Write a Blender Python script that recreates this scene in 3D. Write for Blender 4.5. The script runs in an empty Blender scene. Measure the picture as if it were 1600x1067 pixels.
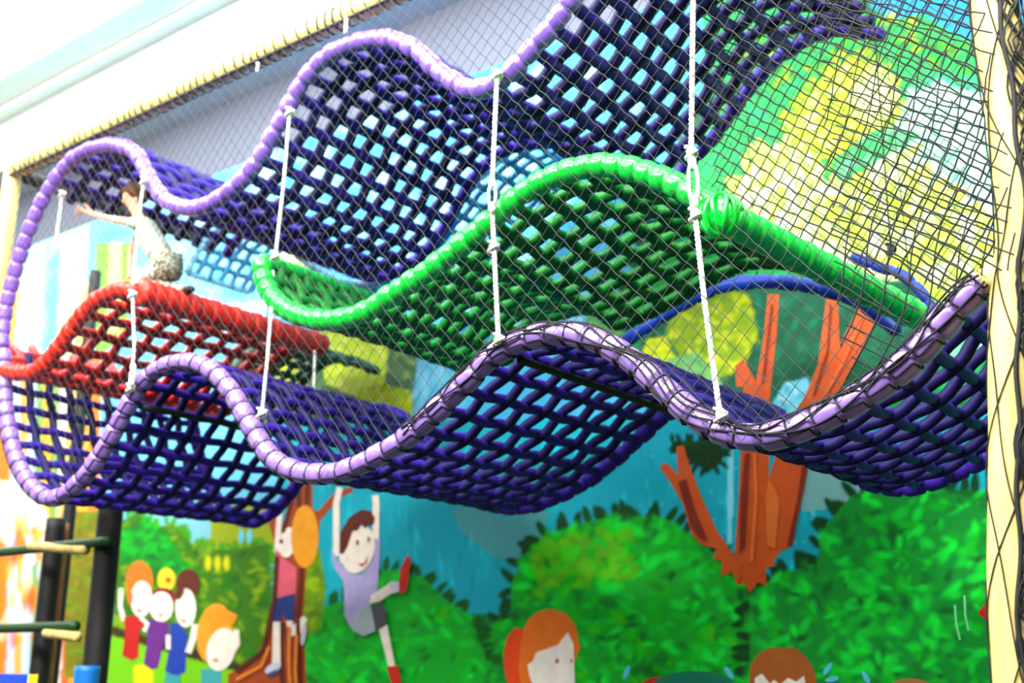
import bpy, math, random
import numpy as np
rng = np.random.default_rng(7); random.seed(7)
S = bpy.context.scene; COL = S.collection

# ------------------------------------------------------------------ camera, world, exposure
CAM = np.array([0., -4.4, 1.5]); FOC = 1750.
HEAD = math.radians(36.95); PITCH = math.radians(15.9)
fw = np.array([-math.sin(HEAD)*math.cos(PITCH), math.cos(HEAD)*math.cos(PITCH), math.sin(PITCH)])
rt = np.array([math.cos(HEAD), math.sin(HEAD), 0.]); up = np.cross(rt, fw)
cd = bpy.data.cameras.new('camera'); cam = bpy.data.objects.new('camera', cd); COL.objects.link(cam)
cam.location = CAM; cam.rotation_euler = (math.pi/2+PITCH, 0, HEAD)
cd.sensor_width = 36; cd.lens = FOC/1600*36; cd.clip_end = 200
cd.dof.use_dof = True; cd.dof.focus_distance = 4.9; cd.dof.aperture_fstop = 1.3
S.camera = cam
S.view_settings.view_transform = 'Standard'; S.view_settings.look = 'None'
S.view_settings.exposure = 0.0; S.view_settings.gamma = 1; S.view_settings.use_curve_mapping = False
w = bpy.data.worlds.new('world'); S.world = w; w.use_nodes = True
w.node_tree.nodes['Background'].inputs[0].default_value = (.82, .92, 1, 1)
w.node_tree.nodes['Background'].inputs[1].default_value = 0.14
LIGHT_E = 9.0          # brightness of the glow added on the ceiling
# added soft fill lights with no fittings: aisle washes and one ceiling uplight
for i, (x, y, z, e, sx, sy, tx) in enumerate([(-6.5, -2.0, 7.3, 900, 10, .8, 20), (-4.5, -6.0, 7.0, 2000, 9, 1.2, 50), (0.6, -3.0, 7.2, 650, 3, 1.2, 34), (-7, 1.0, 6.1, 45, 12, .6, 180)]):
    ld = bpy.data.lights.new('fill_light', 'AREA'); ld.shape = 'RECTANGLE'; ld.size = sx; ld.size_y = sy
    ld.energy = e; ld.color = (1, .97, .95)
    lo = bpy.data.objects.new('fill_light', ld); COL.objects.link(lo); lo.location = (x, y, z)
    lo.rotation_euler = (math.radians(tx), 0, 0)

D = 1.8        # depth of the climbing frame
WY = 3.0       # mural wall

def bp(x, y, Y=0.0):
    d = fw + rt*(x-800)/FOC + up*(533.5-y)/FOC
    return CAM + d*(Y-CAM[1])/d[1]
def bpz(x, y, Z):
    d = fw + rt*(x-800)/FOC + up*(533.5-y)/FOC
    return CAM + d*(Z-CAM[2])/d[2]
def proj(P):
    d = np.asarray(P, float)-CAM; z = d@fw
    return 800+FOC*(d@rt)/z, 533.5-FOC*(d@up)/z

# ------------------------------------------------------------------ materials
def lin(c):
    c = np.asarray(c, float)/255.
    return np.where(c <= .04045, c/12.92, ((c+.055)/1.055)**2.4)
def mat(name, rgb, rough=.6, noise=.15, scale=20, bump=0.0, emit=0, spec=.4, stretch=None):
    m = bpy.data.materials.new(name); m.use_nodes = True; nt = m.node_tree; b = nt.nodes['Principled BSDF']
    c = tuple(lin(rgb))+(1,)
    b.inputs['Roughness'].default_value = rough; b.inputs['Specular IOR Level'].default_value = spec
    tc = nt.nodes.new('ShaderNodeTexCoord'); n = nt.nodes.new('ShaderNodeTexNoise'); n.inputs['Scale'].default_value = scale
    src = tc.outputs['Object']
    if stretch:
        mp = nt.nodes.new('ShaderNodeMapping'); mp.inputs['Scale'].default_value = stretch
        nt.links.new(src, mp.inputs[0]); src = mp.outputs[0]
    nt.links.new(src, n.inputs['Vector'])
    mx = nt.nodes.new('ShaderNodeMix'); mx.data_type = 'RGBA'; mx.blend_type = 'MULTIPLY'; mx.inputs[0].default_value = 1
    mr = nt.nodes.new('ShaderNodeMapRange'); mr.inputs['From Min'].default_value = .3; mr.inputs['From Max'].default_value = .7
    mr.inputs['To Min'].default_value = 1-noise; mr.inputs['To Max'].default_value = 1+noise*.3
    nt.links.new(n.outputs[0], mr.inputs[0]); mx.inputs[6].default_value = c
    nt.links.new(mr.outputs[0], mx.inputs[7]); nt.links.new(mx.outputs[2], b.inputs['Base Color'])
    if bump:
        bu = nt.nodes.new('ShaderNodeBump'); bu.inputs['Strength'].default_value = bump; bu.inputs['Distance'].default_value = .01
        nt.links.new(n.outputs[0], bu.inputs['Height']); nt.links.new(bu.outputs[0], b.inputs['Normal'])
    if emit:
        b.inputs['Emission Color'].default_value = c; b.inputs['Emission Strength'].default_value = emit
    return m
M = {}
M['lilac'] = mat('lilac_vinyl', (146, 112, 196), .3, .25, 14, .3, spec=.8)
M['violet'] = mat('violet_vinyl', (122, 86, 190), .3, .25, 14, .3, spec=.6)
M['purple'] = mat('purple_strap', (54, 25, 150), .6, .3, 18, .2, spec=.25)
M['purple_shade'] = mat('shaded_purple_strap', (20, 12, 78), .6, .3, 18, .2, spec=.2)  # dark copy of the purple strap: underside shade put into its colour
M['green'] = mat('green_vinyl', (0, 205, 55), .28, .25, 14, .3, spec=.6)
M['green_s'] = mat('green_strap', (0, 112, 32), .5, .25, 18, .2, spec=.3)
M['red'] = mat('red_vinyl', (225, 38, 14), .4, .25, 14, .3, spec=.5)
M['red_s'] = mat('red_strap', (190, 20, 10), .42, .25, 18, .2)
M['blue'] = mat('sky_blue_vinyl', (120, 190, 225), .45, .2, 14, .2)
M['blue_s'] = mat('sky_blue_strap', (60, 150, 200), .45, .2, 14, .2)
M['dblue'] = mat('dark_blue_vinyl', (20, 60, 170), .45, .2, 14, .2)
M['sage'] = mat('sage_vinyl', (110, 150, 130), .5, .2, 14, .2)
M['sage_s'] = mat('dark_green_strap', (35, 80, 50), .5, .2, 14, .2)
M['cream'] = mat('cream_padding', (222, 200, 118), .5, .35, 5, .3, stretch=(3, 3, .6))
M['cord'] = mat('white_cord', (236, 238, 226), .7, .2, 60, .3)
M['netg'] = mat('grey_net_cord', (52, 60, 56), .8, .2, 60)
M['netb'] = mat('black_net_cord', (12, 14, 16), .7, .2, 60)
M['black'] = mat('black_post', (22, 20, 16), .6, .3, 10)
M['dgreen'] = mat('dark_green_rail', (4, 60, 14), .5, .3, 10)
M['wood'] = mat('wood_rung', (222, 190, 110), .5, .4, 12, stretch=(1, 1, 1))
M['owood'] = mat('orange_wood', (205, 110, 40), .5, .35, 6)
M['bluepad'] = mat('blue_pad', (10, 60, 215), .4, .1, 8)
M['cyanpad'] = mat('azure_pad', (20, 110, 190), .4, .1, 8)
M['yellow'] = mat('yellow_edge', (240, 225, 40), .4, .1, 8)
M['ceil'] = mat('white_ceiling_paint', (235, 240, 232), .9, .05, 2)
M['grey'] = mat('grey_wall_paint', (98, 102, 116), .9, .1, 40, .2)
M['lgrey'] = mat('light_grey_ceiling', (160, 168, 182), .9, .1, 4)
M['floor'] = mat('foam_floor', (34, 40, 36), .7, .2, 3)
M['ceil_glow'] = mat('luminous_panel', (250, 253, 255), .5, 0, 2, emit=LIGHT_E)  # emission added so the white ceiling looks bright
M['skin'] = mat('skin', (228, 176, 140), .6, .1, 10)
M['hair'] = mat('light_brown_hair', (110, 66, 30), .7, .4, 60, .4)
M['shirt'] = mat('white_shirt', (160, 172, 156), .8, .12, 15)
def camo():
    m = mat('patterned_trousers', (200, 205, 190), .8, .1, 10); nt = m.node_tree; b = nt.nodes['Principled BSDF']
    n = nt.nodes.new('ShaderNodeTexVoronoi'); n.inputs['Scale'].default_value = 22
    r = nt.nodes.new('ShaderNodeValToRGB'); r.color_ramp.interpolation = 'CONSTANT'
    cs = [(0, (150, 155, 140)), (.35, (60, 84, 50)), (.6, (120, 120, 100)), (.8, (80, 40, 34))]
    r.color_ramp.elements[0].position = 0; r.color_ramp.elements[0].color = tuple(lin(cs[0][1]))+(1,)
    r.color_ramp.elements[1].position = cs[1][0]; r.color_ramp.elements[1].color = tuple(lin(cs[1][1]))+(1,)
    for p_, c in cs[2:]:
        e = r.color_ramp.elements.new(p_); e.color = tuple(lin(c))+(1,)
    sep = nt.nodes.new('ShaderNodeSeparateColor')
    nt.links.new(n.outputs['Color'], sep.inputs[0]); nt.links.new(sep.outputs[0], r.inputs[0]); nt.links.new(r.outputs[0], b.inputs['Base Color'])
    return m
M['camo'] = camo()
PM = {}
def paint(c):
    if c not in PM: PM[c] = mat('mural_paint', c, .55, .12, 9, spec=.25)
    return PM[c]

# ------------------------------------------------------------------ mesh helpers
class MB:
    def __init__(s): s.v = []; s.f = []; s.n = 0; s.mi = []
    def add(s, V, Fc, mi=0):
        V = np.asarray(V, float); s.v.append(V)
        for q in Fc: s.f.append(tuple(int(i)+s.n for i in q)); s.mi.append(mi)
        s.n += len(V)
    def tube(s, P, R, n=8, caps=True, flat=1.0, mi=0):
        P = np.asarray(P, float); N = len(P); R = np.broadcast_to(np.asarray(R, float), (N,))
        T = np.gradient(P, axis=0); T /= np.linalg.norm(T, axis=1)[:, None]+1e-12
        a = np.array([0, 0, 1.]) if abs(T[0][2]) < .9 else np.array([0, 1., 0])
        U = np.zeros((N, 3)); u_ = a-T[0]*(a@T[0]); u_ /= np.linalg.norm(u_)
        for i in range(N):
            u_ = u_-T[i]*(u_@T[i]); u_ /= np.linalg.norm(u_); U[i] = u_
        W = np.cross(T, U); an = np.arange(n)*2*math.pi/n
        V = P[:, None]+R[:, None, None]*(np.cos(an)[None, :, None]*U[:, None]*flat+np.sin(an)[None, :, None]*W[:, None])
        i = np.arange(N-1)[:, None]; j = np.arange(n)[None, :]; k = (j+1) % n
        Q = np.stack(np.broadcast_arrays(i*n+j, i*n+k, (i+1)*n+k, (i+1)*n+j), -1).reshape(-1, 4)
        V = V.reshape(-1, 3); Fc = Q.tolist()
        if caps: Fc += [list(range(n))[::-1], list(range((N-1)*n, N*n))]
        s.add(V, Fc, mi)
    def box(s, a, b, mi=0):
        x0, y0, z0 = a; x1, y1, z1 = b
        V = [(x0,y0,z0),(x1,y0,z0),(x1,y1,z0),(x0,y1,z0),(x0,y0,z1),(x1,y0,z1),(x1,y1,z1),(x0,y1,z1)]
        s.add(V, [(0,3,2,1),(4,5,6,7),(0,1,5,4),(1,2,6,5),(2,3,7,6),(3,0,4,7)], mi)
    def ball(s, c, r, n=10, mi=0, sc=(1, 1, 1)):
        V = []; Fc = []; m_ = n//2+1
        for i in range(m_+1):
            th = math.pi*i/m_
            for j in range(n):
                ph = 2*math.pi*j/n
                V.append((c[0]+r*sc[0]*math.sin(th)*math.cos(ph), c[1]+r*sc[1]*math.sin(th)*math.sin(ph), c[2]+r*sc[2]*math.cos(th)))
        for i in range(m_):
            for j in range(n): Fc.append((i*n+j, (i+1)*n+j, (i+1)*n+(j+1) % n, i*n+(j+1) % n))
        s.add(V, Fc, mi)
    def build(s, name, m, parent=None, smooth=True, origin=None):
        V = np.concatenate(s.v) if s.v else np.zeros((0, 3))
        o0 = np.asarray(origin, float) if origin is not None else np.zeros(3); q_ = parent
        if parent is not None: o0 = np.zeros(3)
        while q_ is not None: o0 = o0+np.array(q_.location); q_ = q_.parent
        V = V-o0
        me = bpy.data.meshes.new(name); me.from_pydata(V.tolist(), [], s.f)
        for mm in (m if isinstance(m, list) else [m]): me.materials.append(mm)
        if isinstance(m, list): me.polygons.foreach_set('material_index', s.mi)
        me.polygons.foreach_set('use_smooth', [smooth]*len(me.polygons)); me.update()
        o = bpy.data.objects.new(name, me); COL.objects.link(o)
        if parent is not None: o.parent = parent
        elif origin is not None: o.location = origin
        return o
def tag(o, label=None, cat=None, group=None, kind=None):
    if label: o['label'] = label
    if cat: o['category'] = cat
    if group: o['group'] = group
    if kind: o['kind'] = kind
    return o
def thing(name, label, cat, loc, group=None):
    o = bpy.data.objects.new(name, None); COL.objects.link(o); o.location = loc; o.empty_display_size = .2
    return tag(o, label, cat, group)

def catmull(P, step=.03):
    P = np.asarray(P, float); Q = np.vstack([2*P[0]-P[1], P, 2*P[-1]-P[-2]]); out = []
    for i in range(1, len(Q)-2):
        p0, p1, p2, p3 = Q[i-1:i+3]; t = np.linspace(0, 1, 14, endpoint=False)[:, None]
        out.append(.5*((2*p1)+(-p0+p2)*t+(2*p0-5*p1+4*p2-p3)*t*t+(-p0+3*p1-3*p2+p3)*t**3))
    out = np.vstack(out+[P[-1:]]); return resample(out, step)
def resample(P, step=.03, n=None):
    s = np.concatenate([[0], np.cumsum(np.linalg.norm(np.diff(P, axis=0), axis=1))])
    n = n or max(3, int(s[-1]/step)+1); q = np.linspace(0, s[-1], n)
    return np.stack([np.interp(q, s, P[:, k]) for k in range(3)], 1)
def lengths(P): return np.concatenate([[0], np.cumsum(np.linalg.norm(np.diff(P, axis=0), axis=1))])
def padded(mb, P, r, seg=.12, dip=.22, n=14):
    """a tube wrapped in short padded sleeves, pinched where each cord goes round"""
    P = resample(P, .012); s = lengths(P); ph = (s/seg) % 1
    k = np.floor(s/seg).astype(int); rr = 1+.05*np.sin(k*12.9898*1.7)
    R = r*rr*(1-.13*(2*np.abs(ph-.5))**4-dip*np.exp(-((np.minimum(ph, 1-ph))/.06)**2))
    R[0] *= .55; R[-1] *= .55; R[1] *= .85; R[-2] *= .85
    mb.tube(P, R, n)
def rings(mb, P, r, seg=.12, th=.0048):
    """one continuous cord: a full turn at every pinch, then on to the next"""
    P = resample(P, .003); s = lengths(P); T = np.gradient(P, axis=0); T /= np.linalg.norm(T, axis=1)[:, None]
    W = np.tile([0., -1., 0.], (len(P), 1)); W -= T*(W*T).sum(1)[:, None]; W /= np.linalg.norm(W, axis=1)[:, None]; U = np.cross(T, W)
    q = s/seg+.5; fr = q % 1; an = 2*math.pi*(np.floor(q)+np.clip((fr-.38)/.24, 0, 1))+.6
    rad = r*(.82+.23*np.clip(np.abs(fr-.5)/.12, 0, 1))
    mb.tube(P+rad[:, None]*(np.cos(an)[:, None]*W+np.sin(an)[:, None]*U), th, 5)

def lattice(mb, Fp, Bp, nlong, pitch, r, weave=.012, v0=.07, v1=.95, lift=0.):
    """straps woven between a front edge and a back edge"""
    L = lengths(Fp)[-1]; n = max(10, int(L/.055)); A = resample(Fp, n=n); B = resample(Bp, n=n)
    T = np.gradient((A+B)/2, axis=0); T /= np.linalg.norm(T, axis=1)[:, None]
    dv = B-A; dv /= np.linalg.norm(dv, axis=1)[:, None]; Nn = np.cross(T, dv); Nn /= np.linalg.norm(Nn, axis=1)[:, None]
    s = lengths(A); ncross = int(L/pitch)
    for k in range(nlong):
        v = v0+(v1-v0)*(k+.5)/nlong
        P = A*(1-v)+B*v+Nn*(weave*np.cos(math.pi*s/pitch+math.pi*k))[:, None]
        mb.tube(P-Nn*lift, r, 7, mi=0)
    for c in range(1, ncross+1):
        q = c*L/(ncross+1)
        a_, b_, n_ = [np.array([np.interp(q, s, X[:, j]) for j in range(3)]) for X in (A, B, Nn)]
        v = np.linspace(0, 1, 24)[:, None]
        ph = np.cos(math.pi*((v-v0)/(v1-v0)*nlong-.5)+math.pi*(c+1))
        mb.tube(a_*(1-v)+b_*v+n_*weave*ph, r, 7, mi=1)

def FP(pts, Y=0.): return np.array([bp(x, y, Y) for x, y in pts])

# ------------------------------------------------------------------ room shell
RX0, RX1, CZ = -17.5, 3.2, 7.74
def struct(name, mb, m, smooth=False): return tag(mb.build(name, m, smooth=smooth), kind='structure')
b = MB(); b.box((RX0, -9, -.1), (RX1, WY+.2, 0)); struct('floor', b, M['floor'])
b = MB(); b.box((RX0, WY, 0), (RX1, WY+.2, CZ)); struct('wall_back', b, M['grey'])
b = MB(); b.box((RX0-.2, -9, 0), (RX0, WY+.2, CZ)); struct('wall_left', b, M['ceil'])
ya = bpz(219, 0, CZ)[1]; yb = bpz(316, 0, CZ)[1]; ye = bpz(500, 36, CZ)[1]
print('ceiling y', ya, yb, ye)
b = MB(); b.box((RX0, -9, CZ), (RX1, WY+.2, CZ+.2)); struct('ceiling', b, M['ceil'])
b = MB(); b.box((RX0, ye-.05, CZ-.03), (RX1, WY, CZ)); struct('trim_1', b, M['lgrey'])
b = MB(); b.box((RX0, yb-.02, CZ-.06), (RX1, yb+.06, CZ)); struct('trim_2', b, M['ceil'])
for (y0, y1, lab, n) in [(yb+.22, ye-.12, 'added glowing panel on the white ceiling above the climbing frame, {}', 6), (ya-2.2, ya-.05, 'wide added glowing panel on the white ceiling over the aisle, {}', 6)]:  # glowing panels added to turn the cove-lit ceiling white
    xs = np.linspace(RX0+.2, RX1-.2, n+1)
    t = thing('ceiling_glow', lab.format('a long continuous strip'), 'ceiling panel', ((RX0+RX1)/2, (y0+y1)/2, CZ-.04))
    b = MB(); b.box((xs[0], y0, CZ-.04), (xs[-1], y1, CZ-.005)); b.build('glow_sheet', M['ceil_glow'], t, smooth=False)
    b = MB()
    for yy in (y0-.03, y1): b.box((xs[0], yy, CZ-.06), (xs[-1], yy+.03, CZ-.005))
    b.build('frame', M['ceil'], t, smooth=False)

# ------------------------------------------------------------------ the mural (painted flat on the back wall)
CX0, CY0, CS = -500., -600., 2.5
CWd, CHt = int(2900/CS), int(2100/CS)
cv = np.zeros((CHt, CWd, 3)); PXg = CX0+np.arange(CWd)*CS; PYg = CY0+np.arange(CHt)*CS
def win(x0, x1, y0, y1):
    i0 = max(0, int((x0-CX0)/CS)-1); i1 = min(CWd, int((x1-CX0)/CS)+2); j0 = max(0, int((y0-CY0)/CS)-1); j1 = min(CHt, int((y1-CY0)/CS)+2)
    return i0, i1, j0, j1
def poly(pts, c, alpha=1.):
    pts = np.asarray(pts, float); i0, i1, j0, j1 = win(pts[:, 0].min(), pts[:, 0].max(), pts[:, 1].min(), pts[:, 1].max())
    if i1 <= i0 or j1 <= j0: return None
    X, Y = np.meshgrid(PXg[i0:i1], PYg[j0:j1]); ins = np.zeros(X.shape, bool); n = len(pts)
    for a in range(n):
        xa, ya_ = pts[a]; xb, yb_ = pts[(a+1) % n]
        cnd = ((ya_ > Y) != (yb_ > Y))
        with np.errstate(divide='ignore', invalid='ignore'): xi = (xb-xa)*(Y-ya_)/(yb_-ya_+1e-9)+xa
        ins ^= cnd & (X < xi)
    w_ = (ins*alpha)[..., None]
    cv[j0:j1, i0:i1] = cv[j0:j1, i0:i1]*(1-w_)+lin(c)*w_
def ell(cx, cy, rx, ry, rot, c, alpha=1., soft=.15):
    R = max(rx, ry)*1.2; i0, i1, j0, j1 = win(cx-R, cx+R, cy-R, cy+R)
    if i1 <= i0 or j1 <= j0: return
    X, Y = np.meshgrid(PXg[i0:i1]-cx, PYg[j0:j1]-cy); ca, sa = math.cos(rot), math.sin(rot)
    d = np.sqrt(((X*ca+Y*sa)/rx)**2+((-X*sa+Y*ca)/ry)**2)
    w_ = (np.clip((1-d)/soft, 0, 1)*alpha)[..., None]
    cv[j0:j1, i0:i1] = cv[j0:j1, i0:i1]*(1-w_)+lin(c)*w_
def inside(pts, n):
    pts = np.asarray(pts, float); out = []
    lo, hi = pts.min(0), pts.max(0)
    while len(out) < n:
        x, y = lo+(hi-lo)*rng.random(2); c = False
        for a in range(len(pts)):
            xa, ya_ = pts[a]; xb, yb_ = pts[(a+1) % len(pts)]
            if (ya_ > y) != (yb_ > y) and x < (xb-xa)*(y-ya_)/(yb_-ya_+1e-9)+xa: c = not c
        if c: out.append((x, y))
    return out
def foliage(pts, base, cols, n, size, edge=None, es=None, alpha=.8, rot=None):
    """a clump: dark lobed rim, base fill, then leaf strokes"""
    pts = np.asarray(pts, float)
    if edge is not None:
        es = es or size*1.4; c0 = pts.mean(0)
        for a in range(len(pts)):
            A, B = pts[a], pts[(a+1) % len(pts)]; L = np.linalg.norm(B-A); k = max(1, int(L/(es*.75)))
            for q in range(k):
                P = A+(B-A)*(q+rng.random()*.5)/k; nrm = np.array([(B-A)[1], -(B-A)[0]])/(L+1e-9)
                if nrm@(P-c0) < 0: nrm = -nrm
                an = math.atan2(nrm[1], nrm[0])+rng.normal()*.35
                Pc = P+np.array([math.cos(an), math.sin(an)])*es*.35
                ell(Pc[0], Pc[1], es*(.75+.4*rng.random()), es*.36, an, edge, 1, .2)
    poly(pts, base)
    for x, y in inside(pts, n):
        c = cols[rng.integers(len(cols))]; a = rng.normal()*.9 if rot is None else rot+rng.normal()*.4
        s_ = size*(.6+.9*rng.random()); ell(x, y, s_, s_*(.35+.25*rng.random()), a, c, alpha*(.5+.5*rng.random()), .6)
cv[:] = lin((22, 120, 60))
# left half: sky blue, pale green and white meadow-like areas
poly([(-500,-600),(460,-600),(460,1500),(-500,1500)], (120,190,215))
poly([(440,-600),(1100,-600),(1100,700),(440,700)], (90,170,205))
for x, y in inside([(-100,200),(1000,100),(1000,480),(-100,520)], 260): ell(x, y, 30+40*rng.random(), 10+10*rng.random(), rng.normal(), [(150,215,235),(90,180,215),(190,230,240)][rng.integers(3)], .5, .7)
poly([(20,330),(75,330),(65,560),(20,560)], (170,222,240)); poly([(95,360),(140,350),(130,570),(85,570)], (165,215,165))
poly([(150,380),(210,380),(200,520),(150,560)], (120,170,80)); poly([(172,380),(190,380),(185,520),(165,520)], (185,210,140))
poly([(420,365),(590,415),(600,470),(430,450)], (215,228,165)); poly([(290,480),(420,470),(400,540),(300,510)], (205,228,232))
# dim shrubs seen between the nets
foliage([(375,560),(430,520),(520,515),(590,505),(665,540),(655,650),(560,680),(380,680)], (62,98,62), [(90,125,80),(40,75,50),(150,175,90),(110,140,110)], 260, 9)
foliage([(490,520),(570,512),(610,520),(600,600),(560,620),(510,600)], (185,205,80), [(225,235,130),(150,180,70)], 90, 8)
foliage([(432,565),(470,560),(478,620),(440,640)], (190,200,60), [(220,225,80),(150,165,60)], 40, 7)
foliage([(560,610),(600,600),(640,610),(650,660),(560,660)], (170,190,60), [(210,215,70),(90,120,50)], 40, 7)
poly([(655,530),(760,560),(720,640),(640,690)], (110,185,210))
for x, y in inside([(655,530),(760,560),(720,640),(640,690)], 60): ell(x, y, 6, 16, .3, [(160,215,230),(80,160,190)][rng.integers(2)], .5, .7)
poly([(770,500),(845,430),(925,460),(900,530),(800,540)], (135,200,225))
foliage([(915,500),(930,450),(1000,460),(1000,560),(920,540)], (90,150,90), [(120,180,110),(60,120,80)], 60, 9)
# right half, top: bright crowns
foliage([(1090,210),(1200,110),(1330,30),(1480,-10),(1620,40),(1800,40),(1800,900),(1100,900),(1040,640),(980,560),(990,440),(1060,300)], (28,140,62), [(40,170,70),(20,110,60),(70,185,100),(30,150,90)], 900, 16, (14,66,22), 26)
poly([(1370,-200),(1800,-200),(1800,60),(1640,70),(1560,40),(1530,70),(1480,45),(1440,20),(1400,30),(1360,10)], (30,110,170))
for x, y in inside([(1100,90),(1330,10),(1540,50),(1560,130),(1400,90),(1250,110),(1140,180)], 120): ell(x, y, 12, 7, rng.normal(), [(20,90,20),(60,130,20),(120,150,30),(20,70,25)][rng.integers(4)], .8, .5)
foliage([(1385,180),(1460,130),(1560,150),(1700,200),(1700,560),(1470,560),(1440,430),(1400,300)], (140,222,175), [(190,240,215),(100,200,140),(210,245,225)], 260, 18, (70,180,110), 18)
poly([(1430,300),(1560,280),(1600,470),(1480,480)], (170,225,205))
foliage([(1230,190),(1270,140),(1330,90),(1380,110),(1400,150),(1385,210),(1350,230),(1300,250),(1260,235)], (165,215,55), [(215,235,85),(235,245,150),(120,190,50)], 150, 10, (120,180,40), 16)
ell(1365, 150, 45, 55, 0, (235,243,150), .8, .6)
lime = [(1150,330),(1165,270),(1195,240),(1215,225),(1245,235),(1270,250),(1290,290),(1320,290),(1350,270),(1385,235),(1415,240),(1440,280),(1480,300),(1530,350),(1560,430),(1500,520),(1400,480),(1300,420),(1200,370)]
foliage(lime, (205,236,110), [(240,248,185),(180,222,70),(248,250,215),(150,210,80)], 420, 14, (215,230,110), 22, rot=math.pi/2)
poly([(1180,340),(1400,420),(1450,500),(1300,440)], (235,242,190), .7)
foliage([(1300,250),(1370,200),(1440,210),(1400,235),(1350,265),(1310,285)], (70,180,90), [(110,205,130),(60,160,80)], 60, 10)
# below the green net
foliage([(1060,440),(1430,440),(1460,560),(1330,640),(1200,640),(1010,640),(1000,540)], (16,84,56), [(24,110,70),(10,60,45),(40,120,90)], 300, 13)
foliage([(1040,520),(1055,470),(1110,445),(1170,460),(1185,520),(1160,580),(1090,600)], (130,160,40), [(195,205,50),(90,140,60),(225,230,100)], 140, 9)
foliage([(1000,580),(1010,530),(1040,525),(1060,570),(1070,640),(1010,620)], (190,205,40), [(225,225,60),(130,165,50)], 60, 8)
foliage([(1040,560),(1090,550),(1130,600),(1130,650),(1050,640)], (120,175,110), [(160,200,130),(80,140,80)], 40, 9)
foliage([(1200,640),(1225,600),(1260,590),(1290,640),(1270,700),(1190,700)], (130,205,225), [(190,235,245),(60,140,150)], 30, 8)
# waterfall band
poly([(440,660),(640,660),(1560,640),(1800,640),(1800,960),(440,960)], (0,165,182))
for _ in range(520):
    x = 470+rng.random()*1100; y = 680+rng.random()*250; ell(x, y, 2+4*rng.random(), 8+26*rng.random(), rng.normal()*.15, [(40,200,215),(0,130,150),(110,225,232),(20,170,185)][rng.integers(4)], .55, .8)
for _ in range(90): ell(1000+rng.random()*290, 700+rng.random()*150, 3, 3.5, 0, (150,220,235), .7, .7)
poly([(1138,680),(1148,680),(1144,850),(1135,850)], (150,225,235), .9)
poly([(1255,690),(1370,690),(1400,770),(1330,790),(1250,800)], (125,175,172)); poly([(700,790),(860,800),(830,880),(770,870),(720,830)], (95,150,150), .8)
foliage([(1050,690),(1130,690),(1130,720),(1110,735),(1080,725)], (8,50,16), [(15,70,20)], 14, 7, (8,50,16), 12)
# shrubs along the bottom
G1 = [(0,205,42),(0,165,38),(10,225,60),(0,120,34),(0,85,24),(0,235,52),(20,190,30)]
foliage([(800,960),(800,910),(815,870),(850,835),(900,820),(960,805),(1040,810),(1095,845),(1130,880),(1180,925),(1260,900),(1330,930),(1330,1500),(700,1500),(740,1010)], (10,165,34), G1+[(70,190,40)], 1900, 15, (6,68,14), 20, alpha=.95)
foliage([(1275,880),(1290,820),(1330,775),(1400,760),(1480,765),(1560,770),(1800,780),(1800,1500),(1180,1500),(1170,930),(1210,900)], (0,140,40), G1, 1900, 15, (4,62,14), 22, alpha=.95)
for x, y in inside([(830,850),(980,820),(1000,900),(840,930)], 120): ell(x, y, 14, 8, rng.normal(), [(110,190,60),(90,160,40),(70,205,50)][rng.integers(3)], .7, .6)
foliage([(465,1000),(500,950),(560,930),(600,890),(660,900),(700,940),(735,960),(760,1030),(800,1060),(800,1500),(440,1500)], (10,165,34), G1+[(70,190,40)], 900, 13, (16,88,18), 16)
foliage([(455,880),(480,840),(500,860),(510,920),(500,980),(460,1010)], (110,150,24), [(150,185,40),(70,120,20)], 80, 10)
poly([(290,790),(440,790),(440,880),(300,860)], (150,165,60)); poly([(205,770),(330,770),(330,840),(250,860),(205,830)], (130,190,200))
foliage([(180,820),(215,800),(245,825),(270,815),(300,850),(350,860),(420,850),(425,960),(420,1080),(180,1080)], (60,115,20), [(110,165,30),(40,90,18),(150,180,40),(30,120,30)], 420, 10, (70,150,40), 12)
foliage([(190,830),(230,810),(275,850),(300,900),(230,890),(190,880)], (14,140,34), [(40,190,50),(10,100,30)], 100, 10)
for x in (325, 340, 354): ell(x, 880, 6, 14, 0, (215,215,40), 1, .3)
poly([(165,985),(235,1000),(380,1050),(380,1200),(150,1200)], (120,200,30)); poly([(210,1040),(240,1035),(235,1100),(205,1100)], (225,220,30))
poly([(165,975),(250,1000),(400,1045),(400,1058),(250,1015),(165,990)], (60,45,20))
# far left: orange, white and lavender stripes
for a in range(46):
    x = -420+a*12.2; c = [(228,130,50),(250,240,225),(190,205,235),(235,170,70),(120,150,60),(205,90,40)][rng.integers(6)]
    if x < 170: poly([(x+14,560),(x+30,560),(x+12,1500),(x-8,1500)], c, .9)
poly([(-500,330),(45,330),(20,560),(-500,560)], (240,200,110)); poly([(-500,420),(30,420),(15,560),(-500,560)], (232,150,60), .7)
poly([(-300,700),(60,760),(75,830),(-300,830)], (248,240,215), .85)
for x, y in inside([(0,770),(70,790),(60,1000),(0,1000)], 60): ell(x, y, 8, 22, .1, [(215,100,50),(250,245,235),(200,210,235),(235,180,90)][rng.integers(4)], .7, .5)
foliage([(105,800),(160,800),(140,1060),(100,1060)], (110,110,30), [(150,130,40),(60,90,20),(100,150,40)], 80, 8)
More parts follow.
